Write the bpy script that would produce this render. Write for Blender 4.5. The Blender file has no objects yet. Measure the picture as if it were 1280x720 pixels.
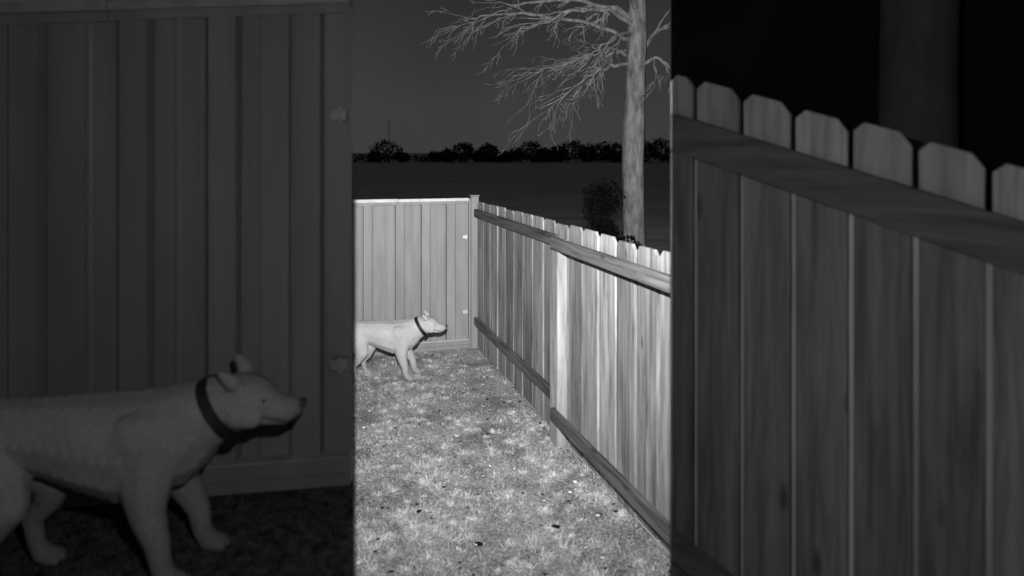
import bpy, bmesh, math, random
import numpy as np
from mathutils import Vector, Matrix, noise
random.seed(7); rng=np.random.default_rng(7)
sc=bpy.context.scene
sc.view_settings.view_transform='Standard'; sc.view_settings.look='None'
sc.view_settings.exposure=0; sc.view_settings.gamma=1
COL=sc.collection

# ---------------------------------------------------------------- materials
def newmat(name,rough=.8,spec=.2):
    m=bpy.data.materials.new(name); m.use_nodes=True
    nt=m.node_tree; b=nt.nodes['Principled BSDF']
    b.inputs['Roughness'].default_value=rough
    b.inputs['Specular IOR Level'].default_value=spec
    return m,nt,b
def N(nt,t,**k):
    n=nt.nodes.new(t)
    for a,v in k.items():
        if a in n.inputs: n.inputs[a].default_value=v
        else: setattr(n,a,v)
    return n
def ramp(nt,pts):
    r=nt.nodes.new('ShaderNodeValToRGB'); e=r.color_ramp.elements
    while len(e)<len(pts): e.new(.5)
    for i,(p,v) in enumerate(pts):
        e[i].position=p; e[i].color=(v,v,v,1)
    return r
def mul(nt,a,b,mode='MULTIPLY'):
    n=nt.nodes.new('ShaderNodeMath'); n.operation=mode
    for i,s in enumerate((a,b)):
        if isinstance(s,(int,float)): n.inputs[i].default_value=s
        else: nt.links.new(s,n.inputs[i])
    return n.outputs[0]
def grain_mat(name,lo,hi,scale,rough=.85,knots=True,bump=.15,lighter_top=None):
    m,nt,b=newmat(name,rough,.15)
    tc=N(nt,'ShaderNodeTexCoord'); at=N(nt,'ShaderNodeAttribute',attribute_name='tone')
    off=N(nt,'ShaderNodeCombineXYZ')
    t10=mul(nt,at.outputs['Fac'],37.0)
    for i in range(3): nt.links.new(t10,off.inputs[i])
    add=N(nt,'ShaderNodeVectorMath',operation='ADD')
    nt.links.new(tc.outputs['Object'],add.inputs[0]); nt.links.new(off.outputs[0],add.inputs[1])
    mp=N(nt,'ShaderNodeMapping'); mp.inputs['Scale'].default_value=scale
    nt.links.new(add.outputs[0],mp.inputs['Vector'])
    n1=N(nt,'ShaderNodeTexNoise',Scale=1.0,Detail=5.0,Roughness=.68,Distortion=.6)
    nt.links.new(mp.outputs[0],n1.inputs['Vector'])
    r1=ramp(nt,[(.34,lo),(.5,(lo+hi)/2),(.67,hi)]); nt.links.new(n1.outputs['Fac'],r1.inputs[0])
    # large blotches of weathering
    mp2=N(nt,'ShaderNodeMapping'); mp2.inputs['Scale'].default_value=[max(s*.16,.6) for s in scale]
    nt.links.new(add.outputs[0],mp2.inputs['Vector'])
    n2=N(nt,'ShaderNodeTexNoise',Scale=1.0,Detail=3.0); nt.links.new(mp2.outputs[0],n2.inputs['Vector'])
    r2=ramp(nt,[(.3,.6),(.7,1.15)]); nt.links.new(n2.outputs['Fac'],r2.inputs[0])
    v=mul(nt,r1.outputs[0],r2.outputs[0])
    tone=ramp(nt,[(0,.72),(1,1.2)]); nt.links.new(at.outputs['Fac'],tone.inputs[0])
    v=mul(nt,v,tone.outputs[0])
    if knots:
        mp3=N(nt,'ShaderNodeMapping'); mp3.inputs['Scale'].default_value=[(7 if s>5 else 2.2) for s in scale]
        nt.links.new(add.outputs[0],mp3.inputs['Vector'])
        vo=N(nt,'ShaderNodeTexVoronoi',Scale=1.0); nt.links.new(mp3.outputs[0],vo.inputs['Vector'])
        r3=ramp(nt,[(.05,.45),(.13,1)]); nt.links.new(vo.outputs['Distance'],r3.inputs[0])
        v=mul(nt,v,r3.outputs[0])
    if lighter_top:   # lighter board tops: (height, slope of the fence line, gain)
        h,sl,gain=lighter_top
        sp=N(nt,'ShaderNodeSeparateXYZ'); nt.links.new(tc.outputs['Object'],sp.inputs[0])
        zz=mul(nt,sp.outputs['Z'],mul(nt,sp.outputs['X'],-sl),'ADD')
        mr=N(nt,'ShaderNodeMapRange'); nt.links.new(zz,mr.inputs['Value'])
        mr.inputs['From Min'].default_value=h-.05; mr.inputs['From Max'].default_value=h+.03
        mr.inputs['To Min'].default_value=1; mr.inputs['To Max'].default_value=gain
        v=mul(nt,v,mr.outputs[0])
    nt.links.new(v,b.inputs['Base Color'])
    bp=N(nt,'ShaderNodeBump',Strength=bump,Distance=.01)
    nt.links.new(n1.outputs['Fac'],bp.inputs['Height']); nt.links.new(bp.outputs[0],b.inputs['Normal'])
    return m
def noise_mat(name,lo,hi,scale,rough=.8,spec=.2,bump=0,detail=5,p0=.35,p1=.65,bd=.01):
    m,nt,b=newmat(name,rough,spec)
    tc=N(nt,'ShaderNodeTexCoord'); mp=N(nt,'ShaderNodeMapping')
    sv=scale if isinstance(scale,(tuple,list)) else (scale,)*3
    mp.inputs['Scale'].default_value=sv
    nt.links.new(tc.outputs['Object'],mp.inputs['Vector'])
    n=N(nt,'ShaderNodeTexNoise',Scale=1.0,Detail=float(detail),Roughness=.6); nt.links.new(mp.outputs[0],n.inputs['Vector'])
    r=ramp(nt,[(p0,lo),(p1,hi)]); nt.links.new(n.outputs['Fac'],r.inputs[0])
    nt.links.new(r.outputs[0],b.inputs['Base Color'])
    if bump:
        bp=N(nt,'ShaderNodeBump',Strength=bump,Distance=bd)
        nt.links.new(n.outputs['Fac'],bp.inputs['Height']); nt.links.new(bp.outputs[0],b.inputs['Normal'])
    return m
M_board=grain_mat('weathered_board',.16,.46,(24,24,1.5),lighter_top=(1.73,0,1.25))
M_rail=grain_mat('weathered_rail',.07,.24,(1.6,26,26),knots=True)
M_post=grain_mat('post_wood',.20,.40,(22,22,2.0),knots=False)
M_lit_edge=grain_mat('lit_edge_wood',.60,.85,(20,20,2.0),knots=False)  # pale colour stands in for lamp-lit board edges in the gaps
M_board_d=grain_mat('dimmed_board',.10,.22,(28,28,1.5),lighter_top=(2.56,-.3224,1.8))  # _d materials: darker copies for the sides, dimness put into the colour
M_lit_edge_d=grain_mat('dimmed_lit_edge_wood',.36,.5,(20,20,2.0),knots=False)
M_rail_d=grain_mat('dimmed_rail',.06,.14,(1.6,26,26))
M_metal=noise_mat('painted_steel',.25,.32,(9,9,1.2),.55,.35,detail=5)
M_trim=noise_mat('galvanised_trim',.55,.75,(14,14,14),.5,.4)
M_metal_d=noise_mat('dimmed_painted_steel',.15,.20,(7,7,.8),.55,.3,detail=5)  # yard steel darkened; the left side's dimness is in the colour
M_trim_d=noise_mat('dimmed_trim',.2,.28,(10,10,10),.5,.35)
M_collar=noise_mat('black_nylon',.008,.02,90,.6,.3)
M_nose=noise_mat('nose_leather',.03,.06,120,.4,.4)
M_eye=noise_mat('eye',.01,.02,50,.12,.6)
M_bark=noise_mat('pale_bark',.16,.48,(10,10,3.2),.9,.1,.9,detail=7,p0=.32,p1=.66,bd=.03)
M_bark_d=noise_mat('dimmed_bark',.06,.10,(10,10,3),.9,.1,.6,detail=5)  # same bark darkened, dimness put into its colour
M_field=noise_mat('field_grass',.46,.78,(.12,.7,.3),.95,.05,detail=6)
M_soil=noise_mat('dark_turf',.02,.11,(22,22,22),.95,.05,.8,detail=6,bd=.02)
M_treeline=noise_mat('distant_foliage',.03,.07,1.0,.95,.05)
M_shrub=noise_mat('dark_foliage',.006,.02,9.0,.95,.03)
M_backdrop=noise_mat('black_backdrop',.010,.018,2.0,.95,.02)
M_black=noise_mat('mask_plate_black',.02,.03,30,.6,.2)
def fur(name,lo,hi):
    m,nt,b=newmat(name,.85,.12)
    tc=N(nt,'ShaderNodeTexCoord')
    mp=N(nt,'ShaderNodeMapping'); mp.inputs['Scale'].default_value=(90,150,190); nt.links.new(tc.outputs['Object'],mp.inputs['Vector'])
    a=N(nt,'ShaderNodeTexNoise',Scale=1.0,Detail=3.0,Roughness=.7); nt.links.new(mp.outputs[0],a.inputs['Vector'])
    c=N(nt,'ShaderNodeTexNoise',Scale=7.0,Detail=4.0); nt.links.new(tc.outputs['Object'],c.inputs['Vector'])
    r1=ramp(nt,[(.3,lo),(.7,hi)]); nt.links.new(a.outputs['Fac'],r1.inputs[0])
    r2=ramp(nt,[(.3,.84),(.7,1.08)]); nt.links.new(c.outputs['Fac'],r2.inputs[0])
    v=mul(nt,r1.outputs[0],r2.outputs[0])
    sp=N(nt,'ShaderNodeSeparateXYZ'); nt.links.new(tc.outputs['Object'],sp.inputs[0])
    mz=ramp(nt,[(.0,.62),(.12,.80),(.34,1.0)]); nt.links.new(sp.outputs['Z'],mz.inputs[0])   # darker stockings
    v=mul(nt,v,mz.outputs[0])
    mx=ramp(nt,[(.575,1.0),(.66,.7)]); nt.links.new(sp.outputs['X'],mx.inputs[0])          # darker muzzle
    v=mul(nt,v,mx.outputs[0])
    nt.links.new(v,b.inputs['Base Color'])
    bp=N(nt,'ShaderNodeBump',Strength=.35,Distance=.004)
    nt.links.new(a.outputs['Fac'],bp.inputs['Height']); nt.links.new(bp.outputs[0],b.inputs['Normal'])
    return m
M_fur=fur('short_pale_fur',.40,.62); M_fur_d=fur('dimmed_short_fur',.19,.29)  # second fur is the first one darkened, dim light put into colour

# ---------------------------------------------------------------- mesh helpers
class MB:
    def __init__(s): s.v=[];s.f=[];s.t=[];s.m=[]
    def face(s,idx,tone,mi): s.f.append(idx);s.t.append(tone);s.m.append(mi)
    def prism(s,prof,y0,y1,tone=.5,mi=0,shear=0.):
        """prof: list (x,z) outline, extruded y0..y1; z follows the slope of the ground with x"""
        b=len(s.v);n=len(prof)
        for y in (y0,y1):
            for x,z in prof: s.v.append((x,y,z+shear*x))
        s.face([b+i for i in range(n)],tone,mi)
        s.face([b+n+i for i in reversed(range(n))],tone,mi)
        for i in range(n):
            j=(i+1)%n; s.face([b+j,b+i,b+n+i,b+n+j],tone,mi)
    def box(s,x0,x1,y0,y1,z0,z1,tone=.5,mi=0,shear=0.):
        s.prism([(x0,z0),(x1,z0),(x1,z1),(x0,z1)],y0,y1,tone,mi,shear)
    def obj(s,name,mats,parent=None,bevel=0,smooth=False):
        me=bpy.data.meshes.new(name); me.from_pydata(s.v,[],s.f)
        for m in mats: me.materials.append(m)
        me.polygons.foreach_set('material_index',s.m)
        a=me.attributes.new('tone','FLOAT','FACE'); a.data.foreach_set('value',s.t)
        bm=bmesh.new(); bm.from_mesh(me); bmesh.ops.recalc_face_normals(bm,faces=bm.faces); bm.to_mesh(me); bm.free()
        if smooth: me.polygons.foreach_set('use_smooth',[True]*len(me.polygons))
        o=bpy.data.objects.new(name,me); COL.objects.link(o)
        if parent: o.parent=parent
        if bevel:
            md=o.modifiers.new('bevel','BEVEL'); md.width=bevel; md.segments=2; md.limit_method='ANGLE'
        return o
def empty(name,loc,ang=0):
    e=bpy.data.objects.new(name,None); e.location=loc; e.rotation_euler=(0,0,ang); COL.objects.link(e)
    e.empty_display_size=.2; return e

# ---------------------------------------------------------------- world / camera
w=bpy.data.worlds.new('World'); sc.world=w; w.use_nodes=True; nt=w.node_tree
bg=nt.nodes['Background']; tc=N(nt,'ShaderNodeTexCoord'); sp=N(nt,'ShaderNodeSeparateXYZ')
nt.links.new(tc.outputs['Generated'],sp.inputs[0])
r=ramp(nt,[(0,.046),(.07,.044),(.16,.036),(.25,.028),(1,.013)]); nt.links.new(sp.outputs['Z'],r.inputs[0])
nz=N(nt,'ShaderNodeTexNoise',Scale=3.0,Detail=3.0); nt.links.new(tc.outputs['Generated'],nz.inputs['Vector'])
rz=ramp(nt,[(.3,.88),(.7,1.1)]); nt.links.new(nz.outputs['Fac'],rz.inputs[0])
nt.links.new(mul(nt,r.outputs[0],rz.outputs[0]),bg.inputs['Color']); bg.inputs['Strength'].default_value=1

cam=bpy.data.cameras.new('camera'); co=bpy.data.objects.new('camera',cam); COL.objects.link(co)
co.location=(0,0,2.42); co.rotation_euler=(math.radians(90),0,0)
cam.lens=22.5; cam.sensor_width=36; cam.shift_y=-170/1280; cam.clip_end=3000; cam.clip_start=.05
cam.dof.use_dof=True; cam.dof.focus_distance=7.5; cam.dof.aperture_fstop=1.5
sc.camera=co

# ---------------------------------------------------------------- wood fence (yard)
def board(mb,x0,x1,zt,tone,y0,y1,shear=0,z0=.02,ear=.035):
    e=min(ear,(x1-x0)*.3)
    mb.prism([(x0,z0),(x1,z0),(x1,zt-e*1.1),(x1-e,zt),(x0+e,zt),(x0,zt-e*1.1)],y0,y1,tone,0,shear)
ang=math.atan2(-.9479,.3187)
F=empty('wooden_fence',(-.425,7.902,0),ang)
mb=MB(); P=.2768
bt=MB()
for i in range(18):
    x0=.035+i*P; g=.022 if i<10 else .028
    g*=random.uniform(.7,1.3)
    jit=random.uniform(-.010,.010)
    board(mb,x0+g/2,x0+P-g/2,1.82+jit,random.random(),-.011+random.uniform(-.003,.003),.011,z0=random.uniform(.015,.04))
    if i>0: bt.box(x0-.03,x0+.03,.013,.028,.03,1.70,random.random())  # added strip behind each gap, imitates the lit board edge
mb.obj('boards',[M_board],F,.002)
bt.obj('lit_edge_strips',[M_lit_edge],F,.002)
mb=MB()
mb.box(.0,2.64,-.052,-.017,1.625,1.72,.3); mb.box(.0,2.64,-.052,-.017,.30,.39,.35)
mb.box(2.74,5.0,-.145,-.106,1.63,1.725,.75) ; mb.box(2.74,5.0,-.145,-.106,.225,.32,.4)
mb.obj('rails',[M_rail],F,.003)
mb=MB()
mb.box(2.64,2.80,-.104,-.017,0,1.70,.9)
mb.box(4.88,4.98,-.104,-.017,0,1.70,.4)
mb.obj('posts',[M_post],F,.004)
# ---------------------------------------------------------------- steel fence
def steel(name,loc,ang,length,ribs,mats,slope=0,start=0,topslope=0,H=1.83,rw=.11):
    E=empty(name,loc,ang); mb=MB()
    pts=[(start,0)]
    for r0 in ribs:
        if r0>length-.2: break
        pts+=[(r0-.012,0),(r0-.008,-.014),(r0,-.014),(r0+.008,.030),(r0+rw-.008,.030),(r0+rw,-.020),(r0+rw+.014,-.020),(r0+rw+.018,0)]
        mid=r0+rw+.1
        pts+=[(mid,0),(mid+.006,.004),(mid+.018,.004),(mid+.024,0)]
    pts.append((length,0))
    for i,(x,y) in enumerate(pts):
        mb.v+= [(x,y,slope*x+.03),(x,y,(slope+topslope)*x+H-.02)]
    for i in range(len(pts)-1):
        mb.face([2*i,2*i+1,2*i+3,2*i+2],.5,0)
    o=mb.obj('sheet_panels',[mats[0]],E)
    so=o.modifiers.new('thick','SOLIDIFY'); so.thickness=.0015
    mb=MB()
    sh=slope+topslope
    a=start;k=0
    while a<length:
        e=min(a+.86,length)
        mb.box(a,e-.004,-.03,.045+.003*(k%2),H-.035,H+.004*(k%2),.5,0,sh)
        mb.box(a,e-.004,.03,.038,H-.07-.004*(k%2),H-.036,.5,1,sh)
        a+=.86;k+=1
    mb.box(start,length,-.02,.040,.01,.055,.5,1,slope)
    mb.box(start,length,-.02,.048,.06,.115,.5,1,slope)
    mb.box(start,length,-.02,.052,.117,.125,.5,0,slope)
    mb.obj('trim',[mats[1],mats[0]],E,.002)
    mb=MB()
    for z in (1.36,.44):
        mb.box(.015,.075,.0,.05,z,z+.04,.5,0,slope); mb.box(.03,.045,.05,.06,z-.01,z+.05,.5,0,slope)
    mb.obj('hinges',[mats[1]],E,.003)
    return E
S=steel('steel_fence',(-.543,7.902,0),math.atan2(-.2568,-.9665),3.4,[.165,.47,.78,1.155,1.48,1.8,2.1,2.45,2.8],[M_metal,M_trim],H=1.855)
mb=MB(); mb.box(-.125,-.03,-.05,.055,0,1.875,.5); mb.box(-.028,-.002,-.02,.04,0,1.85,.5)
mb.box(-.135,-.02,-.06,.065,1.877,1.89,.5)
mb.obj('corner_post',[M_metal],S,.004)
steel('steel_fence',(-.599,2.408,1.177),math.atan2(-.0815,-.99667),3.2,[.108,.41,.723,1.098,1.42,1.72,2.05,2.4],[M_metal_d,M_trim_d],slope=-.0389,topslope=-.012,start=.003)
# ---------------------------------------------------------------- raised bed left (terrace)
def slab(name,pts,zf,zb,mats):
    mb=MB(); n=len(pts)
    for x,y in pts: mb.v.append((x,y,zf(x,y)))
    for x,y in pts: mb.v.append((x,y,zb))
    mb.face(list(range(n)),.5,0)
    for i in range(n):
        j=(i+1)%n; mb.face([i,n+i,n+j,j],.5,1)
    return mb.obj(name,mats)
zt=lambda x,y:1.177+.0389*(x+.599)
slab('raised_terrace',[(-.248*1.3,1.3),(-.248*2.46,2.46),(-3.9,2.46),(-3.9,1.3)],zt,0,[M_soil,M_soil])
# ---------------------------------------------------------------- near wooden fence right
ar=math.atan2(-.6752,.7377); SH=-.3224
F2=empty('wooden_fence',(.554,2.239,0),ar)
mb=MB(); T=2.697
def nb(x0,x1,tone): 
    board(mb,x0,x1,T+random.uniform(-.006,.006),tone,-.010,.010,SH,T-1.86,.028)
nb(.006,.096-.008,.6)
bt=MB()
for i in range(9):
    nb(.096+i*.1605+.008,.096+(i+1)*.1605-.008,random.random())
    x0=.096+i*.1605; bt.box(x0-.025,x0+.025,.012,.024,T-1.84,T-.16,random.random(),0,SH)  # strip added behind the gap to paint in its bright lit edge
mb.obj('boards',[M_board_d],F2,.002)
bt.obj('lit_edge_strips',[M_lit_edge_d],F2,.002)
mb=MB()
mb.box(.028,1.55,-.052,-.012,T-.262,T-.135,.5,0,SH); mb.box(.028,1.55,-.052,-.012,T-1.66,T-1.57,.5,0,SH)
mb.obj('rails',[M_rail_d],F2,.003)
# bank under it
mb=MB()
c,s_=.7377,-.6752
def q(x,y): return (.554+c*x-s_*y, 2.239+s_*x+c*y)
pts=[(0.05,-.15),(1.6,-.15),(1.6,2.2),(0.05,2.2)]
for x,y in pts:
    X,Y=q(x,y); mb.v.append((X,Y,T-1.83+SH*x))
for x,y in pts:
    X,Y=q(x,y); mb.v.append((X,Y,0))
mb.face([0,1,2,3],.5,0)
for i in range(4):
    j=(i+1)%4; mb.face([i,4+i,4+j,j],.5,0)
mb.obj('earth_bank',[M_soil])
# ---------------------------------------------------------------- added black slab behind it, stands in for dim sky
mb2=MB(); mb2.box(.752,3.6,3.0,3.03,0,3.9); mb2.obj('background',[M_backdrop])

# ---------------------------------------------------------------- dogs
def dog(name,mats,loc,scale,rot):
    ch=[]
    trunk=[(-.235,0,.445,.105,.105),(-.15,0,.442,.105,.108),(-.05,0,.430,.112,.120),(.06,0,.408,.130,.145),(.16,0,.390,.142,.165),(.245,0,.408,.137,.155),(.31,0,.447,.114,.124),(.37,0,.477,.100,.106),(.425,0,.496,.090,.092),(.470,0,.512,.086,.076),(.502,0,.514,.080,.064),(.526,0,.505,.066,.052),(.548,0,.488,.050,.041),(.585,0,.478,.045,.037),(.616,0,.475,.040,.034)]
    ch.append(trunk)
    for sy in (-1,1):
        d=.055 if sy>0 else 0
        ch.append([(.235,sy*.075,.42,.062,.10),(.225+d*.3,sy*.088,.31,.055,.075),(.228+d*.6,sy*.09,.23,.044,.052),(.255+d,sy*.09,.14,.034,.037),(.268+d,sy*.09,.065,.029,.030),(.285+d,sy*.092,.032,.034,.030),(.316+d,sy*.094,.024,.036,.024)])
        for k in (-1,0,1): ch.append([(.300+d,sy*.093+k*.020,.022,.014,.018),(.338+d-abs(k)*.008,sy*.094+k*.024,.016,.013,.015)])
        h=.06 if sy>0 else 0
        ch.append([(-.225,sy*.055,.43,.07,.10),(-.190+h*.3,sy*.075,.345,.066,.10),(-.150+h*.7,sy*.085,.27,.054,.066),(-.185+h,sy*.088,.195,.033,.041),(-.230+h,sy*.088,.138,.024,.030),(-.218+h,sy*.088,.065,.023,.025),(-.200+h,sy*.09,.030,.031,.028),(-.168+h,sy*.09,.023,.034,.023)])
        for k in (-1,0,1): ch.append([(-.185+h,sy*.09+k*.018,.022,.013,.017),(-.150+h-abs(k)*.008,sy*.09+k*.022,.016,.012,.014)])
        ch.append([(.468,sy*.056,.484,.040,.044),(.508,sy*.050,.468,.030,.032)])   # cheek muscle
        ch.append([(.562,sy*.024,.478,.024,.028),(.608,sy*.022,.463,.021,.023)])   # flews
        ch.append([(.468,sy*.054,.556,.020,.026),(.452,sy*.072,.588,.013,.024),(.430,sy*.086,.614,.006,.012)]) # small folded ear
        ch.append([(.452,sy*.072,.588,.010,.016),(.466,sy*.090,.574,.006,.010)])
        ch.append([(.503,sy*.044,.546,.017,.015),(.528,sy*.045,.533,.013,.011)])   # brow
        ch.append([(.20,sy*.085,.43,.055,.09),(.26,sy*.07,.40,.055,.08)])  # shoulder muscle
    ch.append([(.512,0,.450,.036,.022),(.594,0,.440,.028,.014)])  # lower jaw
    ch.append([(-.30,0,.50,.024,.026),(-.36,0,.44,.017,.018),(-.39,0,.35,.013,.013),(-.40,0,.27,.008,.008)])
    ch.append([(-.26,0,.48,.05,.05),(-.31,0,.495,.022,.024)])
    bm=bmesh.new()
    for c_ in ch:
        for a,b in zip(c_[:-1],c_[1:]):
            a=np.array(a);b=np.array(b); L=np.linalg.norm(b[:3]-a[:3]); st=max(2,int(L/(.35*min(a[4],b[4])))+1)
            for i in range(st+1):
                p=a+(b-a)*i/st
                bmesh.ops.create_icosphere(bm,subdivisions=2,radius=1,matrix=Matrix.Translation(Vector(p[:3]))@Matrix.Diagonal((p[4],p[3],p[4],1)))
    me=bpy.data.meshes.new('body'); bm.to_mesh(me); bm.free()
    tmp=bpy.data.objects.new('tmp',me); COL.objects.link(tmp)
    rm=tmp.modifiers.new('r','REMESH'); rm.mode='VOXEL'; rm.voxel_size=.005; rm.use_smooth_shade=True
    sm=tmp.modifiers.new('s','SMOOTH'); sm.iterations=5; sm.factor=.5
    dg=bpy.context.evaluated_depsgraph_get(); m2=bpy.data.meshes.new_from_object(tmp.evaluated_get(dg))
    bpy.data.objects.remove(tmp); m2.name='body'
    m2.materials.clear(); m2.materials.append(mats[0]); m2.polygons.foreach_set('use_smooth',[True]*len(m2.polygons))
    E=empty(name,loc,rot); E.scale=(scale,)*3
    b=bpy.data.objects.new('body',m2); COL.objects.link(b); b.parent=E
    # collar
    bm=bmesh.new(); n=48; ax=Vector((.84,0,.54)).normalized(); up=Vector((-.54,0,.84)); cc=Vector((.410,0,.490))
    rings=[]
    for (t,rr) in ((-.015,0),(-.015,.005),(.015,.005),(.015,0)):
        rings.append([bm.verts.new(cc+ax*t+up*(math.cos(2*math.pi*i/n)*(.1000-t*.25+rr))+Vector((0,1,0))*(math.sin(2*math.pi*i/n)*(.0955-t*.2+rr))) for i in range(n)])
    for k in range(4):
        A=rings[k];B=rings[(k+1)%4]
        for i in range(n): bm.faces.new([A[i],A[(i+1)%n],B[(i+1)%n],B[i]])
    bmesh.ops.recalc_face_normals(bm,faces=bm.faces)
    me=bpy.data.meshes.new('collar'); bm.to_mesh(me); bm.free(); me.materials.append(M_collar)
    o=bpy.data.objects.new('collar',me); COL.objects.link(o); o.parent=E
    def ball(nm,p,r,mat,sub=3):
        bm=bmesh.new(); bmesh.ops.create_icosphere(bm,subdivisions=sub,radius=1,matrix=Matrix.Translation(p)@Matrix.Diagonal((*r,1)))
        me=bpy.data.meshes.new(nm); bm.to_mesh(me); bm.free(); me.materials.append(mat)
        me.polygons.foreach_set('use_smooth',[True]*len(me.polygons))
        o=bpy.data.objects.new(nm,me); COL.objects.link(o); o.parent=E
    for sy in (-1,1): ball('eye',(.537,sy*.050,.517),(.012,.012,.010),M_eye)
    ball('nose',(.647,0,.488),(.014,.019,.015),M_nose)
    ball('mouth_line',(.588,0,.451),(.050,.043,.0035),M_nose)
    return E
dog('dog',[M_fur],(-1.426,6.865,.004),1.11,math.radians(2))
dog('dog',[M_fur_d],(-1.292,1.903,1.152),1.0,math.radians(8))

# ---------------------------------------------------------------- ground
me=bpy.data.meshes.new('ground'); R=1500
me.from_pydata([(-R,-R,0),(R,-R,0),(R,R,0),(-R,R,0)],[],[(0,1,2,3)]); me.materials.append(M_field)
o=bpy.data.objects.new('ground',me); COL.objects.link(o)
# yard soil
m,nt,b=newmat('yard_dry_turf',.95,.05)
tc=N(nt,'ShaderNodeTexCoord')
na=N(nt,'ShaderNodeTexNoise',Scale=3.2,Detail=4.0,Roughness=.6); nb_=N(nt,'ShaderNodeTexNoise',Scale=34.0,Detail=6.0,Roughness=.75)
for x in (na,nb_): nt.links.new(tc.outputs['Object'],x.inputs['Vector'])
ra=ramp(nt,[(.38,.58),(.62,1.1)]); rb=ramp(nt,[(.32,.18),(.5,.46),(.66,.82)])
nt.links.new(na.outputs['Fac'],ra.inputs[0]); nt.links.new(nb_.outputs['Fac'],rb.inputs[0])
nt.links.new(mul(nt,ra.outputs[0],rb.outputs[0]),b.inputs['Base Color'])
bp=N(nt,'ShaderNodeBump',Strength=.8,Distance=.03); nt.links.new(nb_.outputs['Fac'],bp.inputs['Height']); nt.links.new(bp.outputs[0],b.inputs['Normal'])
M_yard=m
fx=lambda y:-.425-.33625*(y-7.902)
me=bpy.data.meshes.new('lawn')
me.from_pydata([(fx(7.88),7.88,.004),(-4,6.98,.004),(-4,-2,.004),(fx(-2),-2,.004)],[],[(0,1,2,3)]); me.materials.append(M_yard)
o=bpy.data.objects.new('lawn',me); COL.objects.link(o)

# blades
def blades(name,cen,shade,length,width,ang,elev,mat,z0=.005):
    n=len(cen)
    dx=np.cos(ang)*np.cos(elev);dy=np.sin(ang)*np.cos(elev);dz=np.sin(elev)
    px=-np.sin(ang)*width/2;py=np.cos(ang)*width/2
    base=np.c_[cen,np.full(n,z0)]
    a=base+np.c_[px,py,np.zeros(n)]; b=base-np.c_[px,py,np.zeros(n)]
    mid=base+np.c_[dx,dy,dz]*(length*.6)[:,None]
    tip=base+np.c_[dx,dy,dz*.55]*length[:,None]
    c=mid-np.c_[px,py,np.zeros(n)]*.8; d=mid+np.c_[px,py,np.zeros(n)]*.8
    V=np.stack([a,b,c,d,tip],1).reshape(-1,3)
    me=bpy.data.meshes.new(name)
    me.vertices.add(5*n); me.vertices.foreach_set('co',V.ravel().astype(np.float32))
    k=np.arange(n)*5
    L=np.stack([k,k+1,k+2,k+3,k+3,k+2,k+4],1).ravel()
    me.loops.add(7*n); me.loops.foreach_set('vertex_index',L.astype(np.int32))
    me.polygons.add(2*n)
    ls=np.stack([np.arange(n)*7,np.arange(n)*7+4],1).ravel(); me.polygons.foreach_set('loop_start',ls.astype(np.int32))
    me.update(calc_edges=True); me.validate()
    at=me.attributes.new('tone','FLOAT','FACE'); at.data.foreach_set('value',np.repeat(shade,2).astype(np.float32))
    me.materials.append(mat)
    o=bpy.data.objects.new(name,me); COL.objects.link(o); return o
m,nt,b=newmat('dry_grass',.85,.1); at=N(nt,'ShaderNodeAttribute',attribute_name='tone')
nt.links.new(at.outputs['Fac'],b.inputs['Base Color']); M_grass=m
def inside(x,y): return (x<fx(y)-.02)&(y<7.86+.2657*(x+.543))
xs=[];ys=[];sh=[];ln=[];wd=[];an=[];el=[]
n=120000
X=rng.uniform(-2.2,1.1,n);Y=3.3+rng.uniform(0,1,n)**1.25*4.6
k=inside(X,Y)&(X>-.27*Y-.1); X=X[k];Y=Y[k]
cl=np.array([noise.noise(Vector((x*2.3,y*2.3,0)))+.8*noise.noise(Vector((x*7,y*7,3))) for x,y in zip(X,Y)])
keep=rng.uniform(-.5,.3,len(X))<cl; X=X[keep];Y=Y[keep];cl=cl[keep]; n=len(X)
xs.append(X);ys.append(Y);sh.append(np.clip(rng.uniform(.25,.75,n)+.25*cl,.05,.9));ln.append(rng.uniform(.015,.042,n));wd.append(rng.uniform(.0025,.006,n));an.append(rng.uniform(0,6.283,n));el.append(rng.uniform(.05,.7,n))
for i in range(1000):
    x=rng.uniform(-2.1,1.0);y=3.4+rng.uniform(0,1)**1.1*4.4
    if not(inside(x,y)): continue
    if noise.noise(Vector((x*1.6,y*1.6,9)))<rng.uniform(-.45,.2): continue
    r=.03+.08*rng.uniform(0,1)**1.8; nb=int(40+r*800); t=rng.uniform(.50,.78)+(.12 if rng.uniform()<.15 else 0)
    rr=np.abs(rng.normal(0,r*.5,nb)); a=rng.uniform(0,6.283,nb)
    X=x+np.cos(a)*rr;Y=y+np.sin(a)*rr; ok=inside(X,Y)
    xs.append(X[ok]);ys.append(Y[ok]);q_=ok.sum()
    sh.append(np.clip(t+rng.normal(0,.15,q_),.08,.92));ln.append(rng.uniform(.4,1.0,q_)*(r*.7+.015));wd.append(rng.uniform(.003,.006,q_));an.append(a[ok]+rng.normal(0,.8,q_));el.append(rng.uniform(.05,.65,q_))
cen=np.c_[np.concatenate(xs),np.concatenate(ys)]
blades('dry_grass',cen,np.concatenate(sh),np.concatenate(ln),np.concatenate(wd),np.concatenate(an),np.concatenate(el),M_grass)
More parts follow.
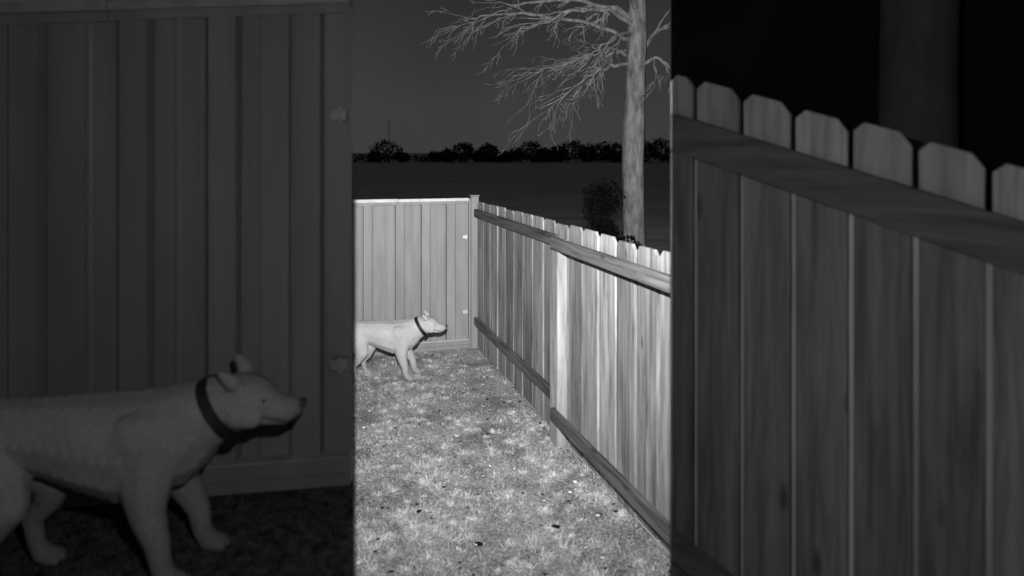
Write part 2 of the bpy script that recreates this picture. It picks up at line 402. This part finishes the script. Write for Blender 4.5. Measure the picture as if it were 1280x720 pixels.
# terrace turf
n=14000; X=rng.uniform(-2.2,-.5,n);Y=rng.uniform(1.6,2.36,n); k=(X<-.2475*Y-.045); X=X[k];Y=Y[k];n=len(X)
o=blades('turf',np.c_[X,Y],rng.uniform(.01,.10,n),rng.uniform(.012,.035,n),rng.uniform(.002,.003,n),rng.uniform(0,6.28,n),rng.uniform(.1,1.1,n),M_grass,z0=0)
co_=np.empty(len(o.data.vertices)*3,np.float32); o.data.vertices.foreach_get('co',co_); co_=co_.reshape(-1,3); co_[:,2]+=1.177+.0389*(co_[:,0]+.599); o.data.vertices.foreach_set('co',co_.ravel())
# leaf litter
mb=MB()
for i in range(260):
    if i<3: x,y,s=[(.28,4.08,.045),(-.2,3.9,.03),(-.62,4.25,.03)][i]; t=.02
    else:
        x=rng.uniform(-2,1);y=rng.uniform(3.5,7.7);s=rng.uniform(.006,.02);t=random.choice([.03,.03,.05,.05,.8,.9])
    if not inside(x,y): continue
    k=len(mb.v);a0=rng.uniform(0,6.28);nn=6
    for j in range(nn):
        rr=s*rng.uniform(.6,1.1); mb.v.append((x+math.cos(a0+j*1.047)*rr,y+math.sin(a0+j*1.047)*rr*.7,.03+rng.uniform(0,.012)))
    for j in range(1,nn-1): mb.face([k,k+j,k+j+1],t,0)
mb.obj('leaf_litter',[M_grass])

# ---------------------------------------------------------------- bare tree
def tree(name,loc,mat,limbs,trunk,sub=True,seed=3):
    rd=random.Random(seed)
    cu=bpy.data.curves.new(name,'CURVE'); cu.dimensions='3D'; cu.bevel_depth=1; cu.bevel_resolution=2; cu.use_fill_caps=True
    def spl(pts):
        s=cu.splines.new('POLY'); s.points.add(len(pts)-1)
        for p,(x,y,z,r) in zip(s.points,pts): p.co=(x,y,z,1); p.radius=r
    def wig(pts,amt,n=4):
        out=[]
        for a,b in zip(pts[:-1],pts[1:]):
            for i in range(n):
                t=i/n; j=amt if (i or out) else 0
                out.append(tuple(a[k]+(b[k]-a[k])*t+rd.uniform(-j,j)*(k<3) for k in range(4)))
        out.append(pts[-1]); return out
    def grow(p,d,L,r,lvl):
        pts=[];q=Vector(p);d=Vector(d).normalized();n=7
        for i in range(n+1):
            pts.append((q.x,q.y,q.z,max(.0035,r*(1-.8*i/n))))
            if lvl<3 and i>0 and rd.random()<(.45 if lvl==1 else .3):
                side=Vector((rd.uniform(-1,1),rd.uniform(-1,1),rd.uniform(-.9,.7)))
                grow(q,d*.9+side*.7,L*rd.uniform(.35,.6),r*(1-.8*i/n)*.75,lvl+1)
            d=(d+Vector((rd.uniform(-.26,.22),rd.uniform(-.24,.24),rd.uniform(-.28,.20)))).normalized()
            q=q+d*L/n
        spl(pts)
    spl(trunk)
    for li in limbs:
        r0,r1=li[0]; P=li[1]
        pts=[(x,y,z,r0+(r1-r0)*i/(len(P)-1)) for i,(x,y,z) in enumerate(P)]
        pts=wig(pts,.035); spl(pts)
        if sub:
            for i in range(3,len(pts)-1):
                if rd.random()<.75:
                    a=Vector(pts[i][:3]); dd=(Vector(pts[i+1][:3])-a).normalized()
                    side=Vector((rd.uniform(-.7,.5),rd.uniform(-1,1),rd.uniform(-1,.7)))
                    grow(a,dd*.9+side*.7,rd.uniform(.35,.95),pts[i][3]*.62,1)
    tmp=bpy.data.objects.new('tmp',cu); COL.objects.link(tmp)
    dg=bpy.context.evaluated_depsgraph_get(); me=bpy.data.meshes.new_from_object(tmp.evaluated_get(dg)); bpy.data.objects.remove(tmp)
    me.materials.clear(); me.materials.append(mat); me.polygons.foreach_set('use_smooth',[True]*len(me.polygons))
    o=bpy.data.objects.new(name,me); o.location=loc; COL.objects.link(o); return o
trunk=[(0,0,-.1,.28),(-.0,0,.3,.235),(-.01,0,1.0,.21),(-.02,0,1.6,.207),(-.03,0,2.2,.206),(-.02,0,2.7,.215),(-.01,0,2.95,.21),(.0,0,3.2,.192),(.02,0,3.8,.186),(.04,0,4.4,.192),(.05,.0,4.9,.185),(.05,.02,5.4,.15),(.0,.05,6.2,.12),(.1,0,7.2,.07),(.05,0,8.2,.02)]
limbs=[((.045,.008),[(-.1,0,4.5),(-.7,-.3,4.67),(-1.4,-.5,4.79),(-2.1,-.6,4.86),(-2.8,-.7,4.76),(-3.1,-.8,4.68)]),
((.045,.007),[(-.08,0,4.2),(-.4,.1,4.33),(-.86,.2,4.23),(-1.38,.3,4.05),(-1.9,.3,3.93),(-2.3,.4,3.87)]),
((.04,.006),[(-.1,-.05,4.05),(-.5,-.3,3.97),(-.93,-.5,3.75),(-1.38,-.7,3.38),(-1.8,-.8,3.16)]),
((.035,.006),[(-.05,.05,4.35),(-.56,.2,4.2),(-.86,.3,3.83),(-1.15,.3,3.38),(-1.29,.3,3.01)]),
((.07,.008),[(.0,0,4.8),(-.34,.1,5.08),(-1.1,.2,5.3),(-2,.2,5.23),(-2.7,.3,5.0)]),
((.05,.007),[(.0,0,4.7),(-.5,-.4,4.95),(-1.2,-.7,4.9),(-1.8,-.9,4.6),(-2.2,-1.0,4.45)]),
((.05,.008),[(.1,0,4.3),(.4,.1,4.65),(.8,.2,4.9),(1.4,.3,5.0)]),
((.04,.006),[(.1,0,4.0),(.35,-.2,4.15),(.6,-.3,3.95),(.9,-.3,3.7)]),
((.07,.01),[(.05,0,5.2),(.6,.3,5.8),(1.4,.5,6.4)]),((.07,.01),[(.05,0,5.6),(-.6,.3,6.2),(-1.4,.5,6.6)]),((.06,.01),[(.05,0,5.0),(-.3,-.8,5.5),(-.5,-1.6,5.6)]),
((.04,.006),[(-.05,0,4.6),(-.4,-.5,4.5),(-.8,-.8,4.2),(-1.1,-1.0,3.9)])]
tree('bare_tree',(2.27,11.85,0),M_bark,limbs,trunk)
tree('bare_tree',(1.715,2.72,0),M_bark_d,[((.06,.01),[(0,0,3.6),(.4,0,4.2),(.9,0,4.6)]),((.06,.01),[(0,0,3.8),(-.4,0,4.3),(-.7,-.2,4.8)])],[(0,0,0,.19),(0,0,2.0,.155),(0.0,0,2.7,.15),(.01,0,3.3,.15),(.02,0,4.2,.12),(0,0,5.2,.05)],sub=False)

# ---------------------------------------------------------------- distant things
mb=MB()
def clump(x,y,z,rx,rz,n,s):
    for _ in range(n):
        v=rng.normal(0,1,3); v/=np.linalg.norm(v); v*=rng.uniform(.3,1)**.5
        c0=np.array([x+v[0]*rx,y+v[1]*rx,max(.1,z+v[2]*rz)])
        k=len(mb.v)
        for j in range(3): mb.v.append(tuple(c0+rng.normal(0,s,3)))
        mb.face([k,k+1,k+2],.5,0)
D=150.
for (px,w_,h) in [(486,4.2,5.0),(470,1.5,2.4),(503,1.6,2.2),(545,2.0,2.4),(562,2.0,3.0),(580,2.8,4.5),(597,1.6,2.6),(610,2.6,4.3),(630,2,2.5),(645,2.0,3.3),(663,3.0,5.0),(680,1.8,3.3),(697,2.3,3.8),(715,3.4,4.9),(735,2.4,4.0),(752,3,4.5),(770,3.4,4.4),(788,3,4.0),(806,3.2,4.7),(825,3.4,5.5),(845,3.5,5),(865,3.5,5)]:
    x=(px-640)/800*D
    clump(x,D+rng.uniform(-4,4),h*.52,w_,h*.48,620,.25)
    clump(x+rng.uniform(-1,1),D,h*.7,w_*.5,h*.4,120,.25)
for i in range(150):
    x=rng.uniform(-110,150); clump(x,D+rng.uniform(0,8),.9,2.2,rng.uniform(.6,1.1),60,.3)
for i in range(30):
    x=rng.choice([rng.uniform(-130,-40),rng.uniform(42,150)]);h=rng.uniform(3,6); clump(x,D+rng.uniform(-4,4),h*.5,3,h*.5,250,.3)
mb.obj('distant_tree_row',[M_treeline])
mb=MB(); mb.box(-.06,.06,-.06,.06,0,10.2); mb.box(-.5,.5,-.05,.05,8.6,8.68); o=mb.obj('utility_pole',[M_treeline]); o.location=(-29.0,151,0)
# dark shrub past the fence
mb=MB()
for i in range(18): clump(1.62+rng.normal(0,.15),11.0+rng.normal(0,.15),rng.uniform(.5,1.75),.26,.26,330,.022)
mb.obj('shrub',[M_shrub])

# ---------------------------------------------------------------- infra-red floodlight above the camera
FL=empty('floodlight',(0,0,2.80))
mb=MB()
mb.box(-.60,-.0612,.25,.251,-.27,.4); mb.box(.0620,.60,.25,.251,-.27,.4)  # unseen plates added to keep the lamp's light off both sides
mb.box(-.60,.60,-.06,-.05,-.27,.4)
mb.obj('beam_mask_plates',[M_black],FL)
ld=bpy.data.lights.new('infrared_lamp','SPOT'); ld.energy=2800; ld.spot_size=math.radians(98); ld.spot_blend=1; ld.shadow_soft_size=.001
lo=bpy.data.objects.new('infrared_lamp',ld); COL.objects.link(lo); lo.parent=FL; lo.rotation_euler=(math.radians(90+3),0,0)
ld=bpy.data.lights.new('side_fill_lamp','POINT'); ld.energy=33; ld.shadow_soft_size=.012  # added fill lamp, only there to brighten the side areas
lo=bpy.data.objects.new('side_fill_lamp',ld); COL.objects.link(lo); lo.location=(0,.264,-.30); lo.parent=FL
print('faces',sum(len(o.data.polygons) for o in sc.objects if o.type=='MESH'))
